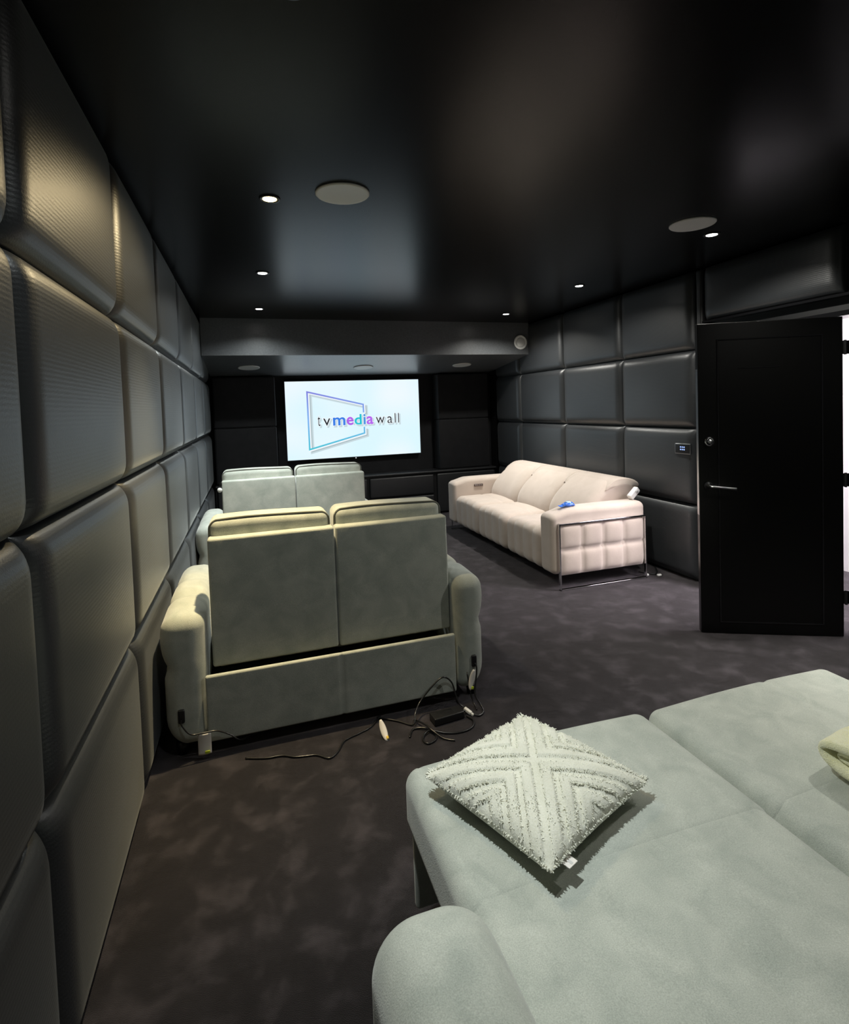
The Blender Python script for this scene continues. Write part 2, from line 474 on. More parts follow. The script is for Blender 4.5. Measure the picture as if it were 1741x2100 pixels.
# ------------------------------------------------------------------ television
TX0, TX1, TZ0, TZ1, TY = .44, 2.205, .816, 1.815, 7.04
tv = empty('television', (1.32, TY+.02, TZ0), 'large wall-mounted television showing a bright white screen with a logo', 'television')
child_at(rbox('housing', TX0-.008, TX1+.008, TY+.001, TY+.045, TZ0-.010, TZ1+.008, .004, M_blackpl, seg=.5), tv)
child_at(box('wall_bracket', 1.1, 1.54, TY+.045, 7.13, 1.1, 1.5, M_blackpl), tv)
child_at(lathe('status_light', [(.001, -.004), (.007, -.003), (.008, 0), (.001, 0)], plain('status_white', (.9, .9, .95), .4, emit=.6), None, n=16, axis='y', c=(1.312, TY+.002, TZ0-.017)), tv)
def screen_mat():
    m, nt, b = new_mat('lit_screen')
    N, L = nt.nodes.new, nt.links.new
    tc = N('ShaderNodeTexCoord')
    n1 = N('ShaderNodeTexNoise'); n1.inputs['Scale'].default_value = 1.6; n1.inputs['Detail'].default_value = 0
    L(tc.outputs['Object'], n1.inputs['Vector'])
    cr = N('ShaderNodeValToRGB')
    cr.color_ramp.elements[0].position = .3; cr.color_ramp.elements[0].color = (.66, .86, .93, 1)
    cr.color_ramp.elements[1].position = .7; cr.color_ramp.elements[1].color = (.80, .88, .95, 1)
    L(n1.outputs[0], cr.inputs[0])
    b.inputs['Base Color'].default_value = (.01, .01, .01, 1)
    b.inputs['Roughness'].default_value = .4
    L(cr.outputs[0], b.inputs['Emission Color']); b.inputs['Emission Strength'].default_value = SCREEN_EMIT
    return m
child_at(box('screen', TX0, TX1, TY-.001, TY+.001, TZ0, TZ1, screen_mat()), tv)
logo_parent = None
def glow(name, c, s=1.0):
    m, nt, b = new_mat(name)
    b.inputs['Base Color'].default_value = (0, 0, 0, 1)
    b.inputs['Specular IOR Level'].default_value = 0
    b.inputs['Emission Color'].default_value = (*c, 1); b.inputs['Emission Strength'].default_value = s
    return m
def grad_mat():
    m, nt, b = new_mat('logo_gradient')
    N, L = nt.nodes.new, nt.links.new
    tc = N('ShaderNodeTexCoord'); sp = N('ShaderNodeSeparateXYZ'); L(tc.outputs['Object'], sp.inputs[0])
    mr = N('ShaderNodeMapRange'); mr.inputs['From Min'].default_value = .94; mr.inputs['From Max'].default_value = 1.68
    L(sp.outputs['Z'], mr.inputs['Value'])
    cr = N('ShaderNodeValToRGB')
    e = cr.color_ramp.elements
    e[0].position = 0; e[0].color = (.07, .56, .68, 1)
    e[1].position = 1; e[1].color = (.23, .24, .74, 1)
    q = e.new(.5); q.color = (.22, .46, .90, 1)
    L(mr.outputs[0], cr.inputs[0])
    b.inputs['Base Color'].default_value = (0, 0, 0, 1); b.inputs['Specular IOR Level'].default_value = 0
    L(cr.outputs[0], b.inputs['Emission Color']); b.inputs['Emission Strength'].default_value = 1.0
    return m
tl, tr_, br, bl = (.714, 1.679), (1.434, 1.498), (1.438, 1.121), (.718, .942)
g1, g2 = (1.436, 1.392), (1.438, 1.203)
def strip(pts, wd, y, dy=.0006):
    # flat mitred stroke in the xz plane, thickness dy
    P_ = [Vector(p) for p in pts]; L_, R_ = [], []
    for i, p in enumerate(P_):
        a = (P_[i]-P_[i-1]).normalized() if i > 0 else None
        b = (P_[i+1]-P_[i]).normalized() if i < len(P_)-1 else None
        if a is None: nrm = Vector((-b.y, b.x)); k = 1
        elif b is None: nrm = Vector((-a.y, a.x)); k = 1
        else:
            n1 = Vector((-a.y, a.x)); n2 = Vector((-b.y, b.x)); nrm = (n1+n2).normalized(); k = 1/max(.3, nrm.dot(n1))
        L_.append(p+nrm*wd/2*k); R_.append(p-nrm*wd/2*k)
    V, Fc = [], []
    for i in range(len(P_)):
        for q in (L_[i], R_[i]):
            V.append((q.x, y, q.y)); V.append((q.x, y-dy, q.y))
    for i in range(len(P_)-1):
        a = i*4; b = a+4
        Fc += [(a, b, b+2, a+2), (a+1, a+3, b+3, b+1), (a, a+1, b+1, b), (a+2, b+2, b+3, a+3)]
    e = (len(P_)-1)*4
    Fc += [(0, 2, 3, 1), (e, e+1, e+3, e+2)]
    return V, Fc
path = [g1, tr_, tl, bl, br, g2]
grey = glow('logo_soft_grey', (.42, .52, .56)); grey2 = glow('logo_faint_grey', (.58, .70, .74))
whit = glow('logo_white', (.88, .94, .98))
def off(p, dx, dz): return [(a+dx, b+dz) for a, b in p]
v, f = strip(off(path, .036, -.032), .046, TY-.0016); o_sh = child_at(link_mesh('logo_frame_shadow', v, f, grey2, smooth=False), tv)
v, f = strip(off(path, .030, -.026), .022, TY-.0024); link = child_at(link_mesh('logo_frame_shadow', v, f, grey, smooth=False), tv)
v, f = strip(off(path, .010, -.010), .034, TY-.0032); child_at(link_mesh('logo_frame_halo', v, f, whit, smooth=False), tv)
v, f = strip(path, .020, TY-.0040); child_at(link_mesh('logo_frame', v, f, grad_mat(), smooth=False), tv)

def glyphs(name, body, x0, x1, z0, hgt_ref, mat, y, offset=0, ext=.0003, dx=0, dz=0, parent=None):
    """text mesh: left/right edges fitted to x0..x1, baseline at z0, scaled so the tallest glyph is hgt_ref"""
    def conv(offs):
        c = bpy.data.curves.new(name, 'FONT'); c.body = body; c.size = 1; c.offset = offs; c.extrude = 0
        c.resolution_u = 6
        o = bpy.data.objects.new(name, c); col.objects.link(o)
        bpy.context.view_layer.update()
        me = bpy.data.meshes.new_from_object(o.evaluated_get(bpy.context.evaluated_depsgraph_get()))
        bpy.data.objects.remove(o); bpy.data.curves.remove(c)
        return me
    ref = conv(0.0)
    xs = [q.co.x for q in ref.vertices]; ys = [q.co.y for q in ref.vertices]
    ax0, ax1, ah = min(xs), max(xs), max(ys)
    bpy.data.meshes.remove(ref)
    me = conv(offset)
    sx = (x1-x0)/(ax1-ax0); sy = hgt_ref/ah
    V = [(x0+(q.co.x-ax0)*sx+dx, y, z0+q.co.y*sy+dz) for q in me.vertices]
    Fc = [tuple(p.vertices) for p in me.polygons]
    bpy.data.meshes.remove(me)
    # solidify a hair
    nv = len(V)
    V2 = V + [(a, b-ext, c) for a, b, c in V]
    F2 = [q[::-1] for q in Fc] + [tuple(i+nv for i in q) for q in Fc]
    o = link_mesh(name, V2, F2, mat, smooth=False)
    if parent: child_at(o, parent)
    return o
blk = glow('logo_black', (.012, .015, .02))
cols = {'m': (.05, .22, .80), 'e': (.44, .12, .82), 'd': (.02, .56, .66), 'i': (.08, .30, .75), 'a': (.46, .14, .86)}
XH = .092
words = [('t', .833, .866, .125, blk, -.004), ('v', .903, .996, XH, blk, -.004),
         ('m', 1.034, 1.186, XH+.004, 'm', .02), ('e', 1.211, 1.293, XH+.004, 'e', .02), ('d', 1.315, 1.402, .130, 'd', .02),
         ('i', 1.434, 1.456, .127, 'i', .02), ('a', 1.474, 1.559, XH+.004, 'a', .02),
         ('w', 1.597, 1.716, XH-.006, blk, -.004), ('a', 1.753, 1.823, XH-.004, blk, -.004), ('l', 1.855, 1.867, .128, blk, .0), ('l', 1.903, 1.915, .128, blk, .0)]
zb = 1.240
for (ch, x0, x1, h, m, ofs) in words:
    mt = m if not isinstance(m, str) else glow('logo_'+m+'_colour', cols[m])
    hal = .05 if isinstance(m, str) else .045
    glyphs('letter_shadow', ch, x0, x1, zb, h, grey2, TY-.0046, offset=hal, dx=.016, dz=-.018, parent=tv)
    glyphs('letter_halo', ch, x0, x1, zb, h, whit, TY-.0052, offset=hal-.005, parent=tv)
    glyphs('letter', ch, x0, x1, zb, h, mt, TY-.0060, offset=ofs, parent=tv)

# ------------------------------------------------------------------ door, handle, lock, hinges
HX, HY = 3.262, 2.232
ex, ey = 2.568, 2.587
ang = math.atan2(ey-HY, ex-HX)
DW, DH, DT = .783, 1.868, .040
door = empty('door_1', (HX, HY, .004)); door.rotation_euler = (0, 0, ang); structure(door)
# local x runs from hinge to free edge; local -y or +y is the camera side
side = 1   # camera side is local +y (rotated ~153 deg)
def door_panel():
    # slab with a shallow routed rectangle on the camera face
    v1, f1 = rbox_vf(0, DW, -DT, 0, 0, DH, .003, k=2, seg=.4)
    return v1, f1
v, f = door_panel(); link_mesh('slab', v, f, M_door, door, smooth=False)
gx0, gx1, gz0, gz1 = .11, DW-.11, .07, DH-.10
V, Fc = strip([(gx0, gz0), (gx1, gz0), (gx1, gz1), (gx0, gz1), (gx0, gz0+.0001)], .007, .0042, .0042)
link_mesh('moulding', V, Fc, M_trimblk, door, smooth=False)
V, Fc = strip([(.33, 1.597), (.56, 1.597)], .005, .0022, .0022)  # short thin raised strip across the upper door face
link_mesh('door_face_line', V, Fc, M_trimblk, door, smooth=False)
# lock turn
lk = lathe('thumb_turn', [(.001, .002), (.026, .002), (.028, .008), (.024, .012), (.018, .012), (.017, .006), (.001, .006)], M_chrome, door, n=40, axis='y', c=(.725, 0, 1.165))
lathe('thumb_turn_knob', [(.001, .006), (.013, .006), (.014, .022), (.010, .028), (.001, .029)], M_steel, lk, n=32, axis='y', c=(.725, 0, 1.165))
hd = lathe('door_handle', [(.001, .001), (.024, .001), (.025, .007), (.022, .009), (.010, .010), (.009, .045), (.001, .046)], M_blackpl, door, n=32, axis='y', c=(.734, 0, .898))
tube('handle_lever', [(.734, .045, .898), (.70, .047, .896), (.64, .046, .889), (.592, .045, .884)], .0075, M_steel, hd)
# steel strip added for the screen's glint on the door edge; hinges
box('edge_glint_strip', DW-.0005, DW+.001, -DT+.004, -.004, .72, 1.60, M_steel, door)
for z in (.235, .925, 1.69):
    v, f = join_vf(lathe_vf([(.001, -.042), (.007, -.042), (.007, .042), (.001, .042)], 16, c=(-.008, .006, z)), box_vf(-.06, .002, -.004, .006, z-.038, z+.038))
    link_mesh('hinge', v, f, M_blackpl, door, smooth=False)

# ------------------------------------------------------------------ keypad on the right wall
kp = empty('keypad', (3.217, 3.405, 1.04), 'small chrome-framed keypad with blue lit buttons on the right wall', 'control panel')
child_at(rbox('plate', 3.213, 3.224, 3.325, 3.485, .997, 1.080, .004, M_steel, seg=.1), kp)
child_at(rbox('face', 3.2105, 3.2135, 3.333, 3.477, 1.004, 1.073, .001, M_blackpl, seg=.1), kp)
mb = glow('button_blue', (.35, .5, 1.0), 1.2)
for i in range(3):
    for j in range(2):
        child_at(lathe('button', [(.0005, -.0025), (.0055, -.002), (.006, 0), (.0005, 0)], mb, None, n=12, axis='x', c=(3.2105, 3.385+i*.018, 1.033+j*.019)), kp)

# ------------------------------------------------------------------ sage loveseats
def sstep(v_, a, b):
    q = max(0.0, min(1.0, (v_-a)/(b-a))); return q*q*(3-2*q)
def lumps(y, y0, L_, seams, d, w_):
    return -sum(d*math.exp(-((y-y0-s)/w_)**2) for s in seams)
def loveseat(ox, oy, label, group, k=1.0, dz=0.0):
    t = empty('loveseat', (ox, oy, 0), label, 'sofa', group)
    W, AW, AL = 1.43, .163, .86
    # armrests
    for s in (0, 1):
        x0, x1 = (0, AW) if s == 0 else (W-.148, W)
        def fa(x, y, z, s=s, x0=x0, x1=x1):
            u = (x-x0)/(x1-x0); o = 1-u if s == 0 else u      # o = 1 at the outer side
            sg = -1 if s == 0 else 1
            h = sstep(z, .25, .6)
            x += sg*o*(-.014*math.exp(-((z-.385)/.03)**2) + .010*math.exp(-((z-.50)/.07)**2) + .004)
            x -= sg*o*.035*sstep(.16-z, 0, .12)
            z2 = z + h*(lumps(y, 0, AL, (.30, .57), .018, .035) + .010*math.sin(math.pi*min(max(y/AL, 0), 1)))
            x += sg*o*h*lumps(y, 0, AL, (.30, .57), .010, .03)
            return x, y, z2
        rbox('armrest', x0, x1, 0, AL, .05, .605, .062, M_green, t, k=6, seg=.025, fn=fa)
    # low rear panel with centre seam
    def fl(x, y, z):
        if y < .015: y += .006*math.exp(-((x-.73)/.006)**2)
        return x, y, z
    rbox('rear_panel', AW-.006, W-.150, .004, .026, .055, .338, .009, M_green, t, k=3, seg=.012, fn=fl)
    box('inner_frame', AW+.002, W-AW-.002, .06, AL-.06, .06, .25, M_inner, t)
    # backrests with loose head cushions
    for i, (x0, x1) in enumerate(((.186, .729), (.735, 1.279))):
        def fb(x, y, z):
            return x, y + (z-.35)*.015, z + dz*(z-.35)/.5
        rbox('backrest', x0, x1, .062, .150, .345, .902, .012, M_green, t, k=3, seg=.05, fn=fb)
        zt = .972+dz
        cx, hw = (x0+x1)/2, (x1-x0)/2
        def fc(x, y, z, cx=cx, hw=hw, zt=zt):
            u = (x-cx)/hw
            z += .004*math.cos(u*2.4+.7)*sstep(z, zt-.12, zt)
            return x, y, z
        hc = rbox('head_cushion', x0+.004, x1-.012, .118, .30, .50, zt, .036, M_green, t, k=5, seg=.03, fn=fc)
        pts = []
        xa, xb = x0+.006, x1-.014
        for (u, z) in ((xa, .80), (xa, zt-.05), (xa+.006, zt-.022), (xa+.024, zt-.006), (xa+.05, zt-.003), (cx-.1, zt-.002), (cx+.1, zt-.002), (xb-.05, zt-.003), (xb-.024, zt-.006), (xb-.006, zt-.022), (xb, zt-.05), (xb, .80)):
            pts.append(fc(u, .136, z))
        tube('piping', pts, .0055, M_pipe, hc, sides=6, smooth_n=5)
    # seat cushions and front rail
    for (x0, x1) in ((AW+.003, .714), (.716, W-AW-.003)):
        rbox('seat_cushion', x0, x1, .24, AL-.01, .25, .43, .05, M_green, t, k=4, seg=.06)
    rbox('front_rail', AW, W-AW, AL-.05, AL-.012, .06, .25, .012, M_green, t, seg=.2)
    # sockets in the rear of each arm, stitched leg seam, feet
    for x in (.060, W-.060):
        s_ = rbox('power_socket', x-.013, x+.013, -.010, .006, .165, .222, .006, M_blackpl, t, k=2, seg=.05)
    for x in (.05, W-.05):
        for y in (.07, AL-.08):
            lathe('foot', [(.001, 0), (.022, 0), (.026, .052), (.001, .052)], M_blackpl, t, n=20, c=(x, y, 0))
    return t
GS = 'sage green reclining loveseats seen from behind'
loveseat(-.383, 2.406, 'nearer sage green two-seat sofa seen from behind, cables on the carpet behind it', GS)
loveseat(-.408, 4.27, 'farther sage green two-seat sofa, in front of the screen', GS, dz=.025)

# ------------------------------------------------------------------ blush sofa
PY0, PY1 = 3.567, 5.885
pk = empty('power_recliner_sofa', (2.6, 4.72, 0), 'blush pink three-seat sofa with chrome sled legs along the right wall', 'sofa')
def addp(o): return child_at(o, pk)
def arm_pink(y0, y1, endside):
    def fn(x, y, z):
        z += .006*math.sin(math.pi*(y-y0)/(y1-y0))*sstep(z, .4, .6)
        z -= .040*sstep(2.35-x, 0, .2)*sstep(z, .3, .62)
        return x, y, z
    return addp(rbox('armrest', 2.145, 3.005, y0, y1, .115, .612, .045, M_pink, k=6, seg=.03, fn=fn))
arm_pink(3.585, 3.785, 0); arm_pink(5.665, 5.865, 1)
def tuft_panel(name, x0, x1, y, sgn, z0, z1, nx, nz):
    V, Fc = [], []
    NX, NZ = nx*10, nz*10
    for i in range(NX+1):
        for j in range(NZ+1):
            u, v_ = i/NX*nx, j/NZ*nz
            du = min(u % 1, 1-u % 1); dv = min(v_ % 1, 1-v_ % 1)
            h = .034*(1-math.exp(-du/.10)*.8)*(1-math.exp(-dv/.10)*.8)
            if du < 1e-6 and dv < 1e-6 and 0 < i < NX and 0 < j < NZ: h -= .010
            V.append((x0+(x1-x0)*i/NX, y-sgn*h, z0+(z1-z0)*j/NZ))
    for i in range(NX):
        for j in range(NZ):
            a = i*(NZ+1)+j; Fc.append((a, a+NZ+1, a+NZ+2, a+1))
    n0 = len(V)
    V += [(x0, y+sgn*.004, z0), (x1, y+sgn*.004, z0), (x1, y+sgn*.004, z1), (x0, y+sgn*.004, z1)]
    Fc.append((n0, n0+1, n0+2, n0+3))
    return addp(link_mesh(name, V, Fc, M_pink))
tuft_panel('side_panel', 2.205, 2.975, 3.588, 1, .112, .500, 4, 2)
tuft_panel('side_panel', 2.205, 2.975, 5.862, -1, .112, .500, 4, 2)
def sled(y):
    bars = []
    for (a, b, c, d) in ((2.190, 2.985, 0.0, .012), (2.190, 2.985, .502, .514), (2.190, 2.200, 0, .514), (2.975, 2.985, 0, .514)):
        bars.append(rbox_vf(a, b, y-.012, y+.012, c, d, .002, k=1, seg=1))
    v, f = join_vf(*bars)
    return addp(link_mesh('sled_leg', v, f, M_chrome, smooth=False))
sled(3.568); sled(5.882)
# base and seat
addp(rbox('base', 2.28, 3.0, 3.70, 5.75, .10, .26, .02, M_inner, seg=.5))
segY = [3.787, 4.413, 5.039, 5.663]
for i in range(3):
    y0, y1 = segY[i], segY[i+1]
    nch = 4
    def fs(x, y, z, y0=y0, y1=y1):
        u = (y-y0)/(y1-y0)*nch
        g = abs(math.sin(math.pi*u))**.35
        fr = max(0, min(1, (2.42-x)/.27))
        x += .034*(1-g)*fr
        if z > .3:
            z -= .014*(1-g)*fr
            z += .016*math.sin(math.pi*max(0, min(1, (y-y0)/(y1-y0))))
            # tufting row on the seat top
            z -= .010*math.exp(-((x-2.46)/.012)**2)*(1 if z > .38 else 0)
        return x, y, z
    addp(rbox('seat_cushion', 2.150, 2.80, y0, y1, .105, .425, .07, M_pink, k=5, seg=.014, fn=fs))
# back cushions: profile swept along the sofa with puffed ends
prof = [(2.60, .33), (2.575, .44), (2.615, .55), (2.70, .65), (2.80, .725), (2.90, .765), (3.00, .772), (3.085, .745), (3.115, .69), (3.10, .60), (3.08, .40), (3.06, .20), (2.80, .20)]
def back(y0, y1):
    P_ = catmull([(a, b, 0) for a, b in prof], 5, True)
    cxp, czp = 2.86, .5
    e = .12; k = 11
    ys = [y0+e*(1-math.cos(math.pi/2*i/k)) for i in range(k)] + [y0+e+(y1-y0-2*e)*i/8 for i in range(9)] + [y1-e*(1-math.cos(math.pi/2*i/k)) for i in range(k-1, -1, -1)]
    V, Fc = [], []
    for y in ys:
        s = min(y-y0, y1-y); q = 1-min(1, s/e)
        ins = .065*(1-math.sqrt(max(0, 1-q*q)))
        for p in P_:
            d = Vector((p.x-cxp, p.y-czp)); L_ = d.length
            d *= (1-ins/L_)
            x, z = cxp+d.x, czp+d.y
            V.append((x, y, z))
    n = len(P_)
    for i in range(len(ys)-1):
        for j in range(n): Fc.append((i*n+j, i*n+(j+1) % n, (i+1)*n+(j+1) % n, (i+1)*n+j))
    Fc.append(tuple(range(n))[::-1]); Fc.append(tuple(range((len(ys)-1)*n, len(ys)*n)))
    return addp(link_mesh('back_cushion', V, Fc, M_pink))
for i in range(3):
    y0, y1 = [3.80, 4.415, 5.035][i], [4.417, 5.037, 5.66][i]
    b_ = back(y0, y1)
    # headrest flap laid over the top, raised a little
    fp = [(2.80, .690), (2.825, .722), (2.90, .771), (3.00, .779), (3.09, .755), (3.125, .708), (3.10, .690), (3.03, .700), (2.93, .700), (2.84, .690), (2.79, .680)]
    P_ = catmull([(a, b, 0) for a, b in fp], 4, True); V, Fc = [], []
    ys = [y0+.004, y0+.012, y0+.035] + [y0+.035+(y1-y0-.07)*q/6 for q in range(1, 6)] + [y1-.035, y1-.012, y1-.004]
    cxp, czp = 2.93, .735
    for iy, y in enumerate(ys):
        s = {0: .80, 1: .93}.get(min(iy, len(ys)-1-iy), 1.0)
        for p in P_: V.append((cxp+(p.x-cxp)*(.97+.03*s), y, czp+(p.y-czp)*s + (.012 if i != 0 else .002)*0))
    n = len(P_)
    for a in range(len(ys)-1):
        for j in range(n): Fc.append((a*n+j, a*n+(j+1) % n, (a+1)*n+(j+1) % n, (a+1)*n+j))
    Fc.append(tuple(range(n))[::-1]); Fc.append(tuple(range((len(ys)-1)*n, len(ys)*n)))
    child_at(link_mesh('headrest', V, Fc, M_pink), pk)
addp(rbox('back_frame', 2.99, 3.085, 3.70, 5.75, .13, .56, .02, M_pink, seg=.3))
# control plate in the far armrest
cp = addp(rbox('control_plate', 2.395, 2.505, 5.655, 5.668, .512, .540, .012, M_rose, k=4, seg=.05))
for i in range(4):
    o = lathe('control_button', [(.0005, -.003), (.006, -.002), (.0065, 0), (.0005, 0)], M_steel, None, n=14, axis='y', c=(2.415+i*.023, 5.656, .526)); child_at(o, pk)

# ------------------------------------------------------------------ reclined sage sofa in front
rs = empty('reclining_sofa', (1.15, .5, 0), 'large sage green sofa with raised footrests in the foreground, holding the ivory cushion', 'sofa')
def addr(o): return child_at(o, rs)
def arm_front(x0, x1):
    def fn(x, y, z):
        u = (x-x0)/(x1-x0)
        z += (.012*math.exp(-((y-.55)/.3)**2) - .03*(max(0, y-.74)/.14)**2)*sstep(z, .3, .6)
        x += (.5-u)*.05*sstep(.16-z, 0, .12)
        return x, y, z
    return addr(rbox('armrest', x0, x1, -.62, .885, .05, .612, .085, M_green, k=7, seg=.03, fn=fn))
arm_front(.142, .350); arm_front(1.955, 2.165)
seats = [(.356, 1.146), (1.158, 1.945)]
for i, (x0, x1) in enumerate(seats):
    cx = [.79, 1.40][i]
    def fseat(x, y, z, x0=x0, x1=x1, i=i):
        if True:
            u = (x-x0)/(x1-x0); hh = sstep(z, .34, .44)
            z += .010*math.sin(math.pi*u)*hh
            z -= hh*.007*math.exp(-((x-(x0+x1)/2-.04)/.014)**2)*sstep(.985-y, .02, .10)
        return x, y, z
    addr(rbox('seat_cushion', x0, x1, -.30, 1.002, .24, .452 if i == 0 else .448, .05, M_green, k=6, seg=.02, fn=fseat))
    def ffoot(x, y, z, x0=x0, x1=x1, i=i):
        if True:
            u = (x-x0)/(x1-x0); hh = sstep(z, .34, .44)
            z += .010*math.sin(math.pi*u)*hh
            if i == 1: z -= hh*.006*math.exp(-((x-1.645)/.012)**2)*sstep(y-.945, .02, .10)
            z -= hh*.0035*math.exp(-((x-x0-.045)/.004)**2) if i == 0 else 0
        return x, y, z
    addr(rbox('footrest', x0, x1, .930, 1.412, .285, .453 if i == 0 else .449, .042, M_green, k=6, seg=.014, fn=ffoot))
    # reclining linkage below the footrest
    for x in (x0+.06, x1-.06):
        v, f = join_vf(tube_vf([(x, .72, .16), (x, 1.05, .275)], .008, smooth_n=0), tube_vf([(x+.014, .78, .28), (x+.014, 1.20, .18), (x+.014, 1.30, .285)], .007, smooth_n=0))
        addr(link_mesh('recliner_linkage', v, f, M_steel))
    addr(rbox('hanging_flap', x0+.012, x1-.012, 1.352, 1.378, .085, .30, .010, M_green, seg=.1))
    addr(rbox('front_flap', x0+.01, x1-.01, .80, .83, .06, .27, .01, M_green, seg=.2))
    addr(rbox('backrest', x0, x1, -.62, -.34, .24, .93, .06, M_green, k=4, seg=.08))
addr(box('inner_frame', .36, 1.94, -.50, .795, .06, .25, M_inner))
for x in (.2, 2.1):
    for y in (-.5, .78):
        addr(lathe('foot', [(.001, 0), (.022, 0), (.026, .055), (.001, .055)], M_blackpl, None, n=20, c=(x, y, 0)))

# ------------------------------------------------------------------ tufted ivory cushion
# ground corners on the seat: left, top, right, bottom (world x, y)
pc = Vector((.632, 1.170, 0)); pil_rot = math.atan2(1.412-1.273, .718-.378)
PS = .193; PZ = .469
pl = empty('tufted_cushion', (pc.x, pc.y, PZ), 'ivory square cushion with tufted stripes and fringe, lying on the sage footrest', 'cushion')
pl.rotation_euler = (0, 0, pil_rot)
def pillow_h(u, v_):
    # u, v in -1..1 ; half thickness
    a = max(0, 1-abs(u)**3.0); b = max(0, 1-abs(v_)**3.0)
    return .050*(a*b)**.55
def band(u, v_):
    # diagonal coordinates
    p, q = abs(u-v_)/2, abs(u+v_)/2
    m = min(p, q)
    return (m/.150) % 1.0
def raised(u, v_):
    b = band(u, v_)
    return 1.0 if .30 < b < .86 else 0.0
def pil_xy(u, v_):
    # pinched sides, pulled-out corners
    k = 1 - .045*(1-abs(v_)**2)*abs(u)**2; l = 1 - .045*(1-abs(u)**2)*abs(v_)**2
    return PS*u*k, PS*v_*l
N_ = 110
for top in (True,):
    V, Fc = [], []
    for s in (1, -1):
        n0 = len(V)
        for i in range(N_+1):
            for j in range(N_+1):
                u, v_ = -1+2*i/N_, -1+2*j/N_
                x, y = pil_xy(u, v_)
                h = pillow_h(u, v_)
                if s > 0: h += .0060*raised(u, v_)*(1 if h > .006 else 0) + .0015*math.sin(u*9+v_*5)*min(1, h/.02)
                else: h = min(h, .030)
                V.append((x, y, .035 + s*h))
        for i in range(N_):
            for j in range(N_):
                a = n0+i*(N_+1)+j; q = (a, a+N_+1, a+N_+2, a+1)
                Fc.append(q if s > 0 else q[::-1])
    body = link_mesh('cushion_cover', V, Fc, M_ivory, pl)
# tufts: short strands on the raised bands, longer ones along the seams
V, Fc = [], []
def strand(p, d, L_, w_):
    n0 = len(V)
    s = Vector((random.uniform(-1, 1), random.uniform(-1, 1), random.uniform(-.4, .4))).cross(d)
    if s.length < 1e-4: s = Vector((1, 0, 0))
    s.normalize(); t2 = d.cross(s).normalized()
    bend = Vector((random.uniform(-.4, .4), random.uniform(-.4, .4), random.uniform(-.5, .1)))*L_
    q = [(p, w_), (p+d*L_*.55+bend*.3, w_*.95), (p+d*L_+bend, w_*.45)]
    for c_, ww in q:
        V.append(c_+s*ww); V.append(c_-s*ww*.5+t2*ww*.85); V.append(c_-s*ww*.5-t2*ww*.85)
    for k in range(2):
        a = n0+k*3
        for m_ in range(3): Fc.append((a+m_, a+(m_+1) % 3, a+3+(m_+1) % 3, a+3+m_))
    Fc.append((n0+6, n0+7, n0+8))
cnt = 0
while cnt < 14000:
    u, v_ = random.uniform(-.97, .97), random.uniform(-.97, .97)
    b = band(u, v_)
    if not (.28 < b < .45 or .71 < b < .88): continue
    edge = True
    x, y = pil_xy(u, v_); h = pillow_h(u, v_)
    if h < .004: continue
    n_ = Vector((u*.5, v_*.5, 1)).normalized()
    d = (n_ + Vector((random.uniform(-.9, .9), random.uniform(-.9, .9), 0))*(1.0 if edge else .75)).normalized()
    strand(Vector((x, y, .035+h)), d, random.uniform(.0035, .0075)*(1.2 if edge else 1), .0013)
    cnt += 1
for sidei in range(4):
    for q in range(420):
        a = random.uniform(-1, 1)
        clump = .5+.5*math.sin(a*31+sidei*2)*math.sin(a*13+1)
        u, v_ = [(1, a), (-1, a), (a, 1), (a, -1)][sidei]
        x, y = pil_xy(u, v_)
        o_ = Vector((u if abs(u) == 1 else 0, v_ if abs(v_) == 1 else 0, random.uniform(-.2, .5)))
        d = (o_.normalized()+Vector((random.uniform(-.5, .5), random.uniform(-.5, .5), random.uniform(-.1, .5)))).normalized()
        far = sidei in (0, 2)
        if not far and random.random() < .35: continue
        L_ = random.uniform(.004, .009)*(1+.9*clump if far else .75)
        strand(Vector((x*.985, y*.985, .035+random.uniform(-.002, .006))), d, L_, .0016)
fr = link_mesh('tufted_fringe', V, Fc, M_tuft, pl, smooth=False)
fr['kind'] = 'stuff'
# care label on the near right edge
v, f = rbox_vf(-.150, -.122, -PS*.985-.017, -PS*.985+.004, .028, .030, .0008, k=1, seg=.05)
lb_ = link_mesh('care_label', v, f, M_white, pl, smooth=False)
v, f = box_vf(-.139, -.133, -PS*.985-.014, -PS*.985-.003, .0301, .0304)
link_mesh('label_print', v, f, M_rim, lb_, smooth=False)

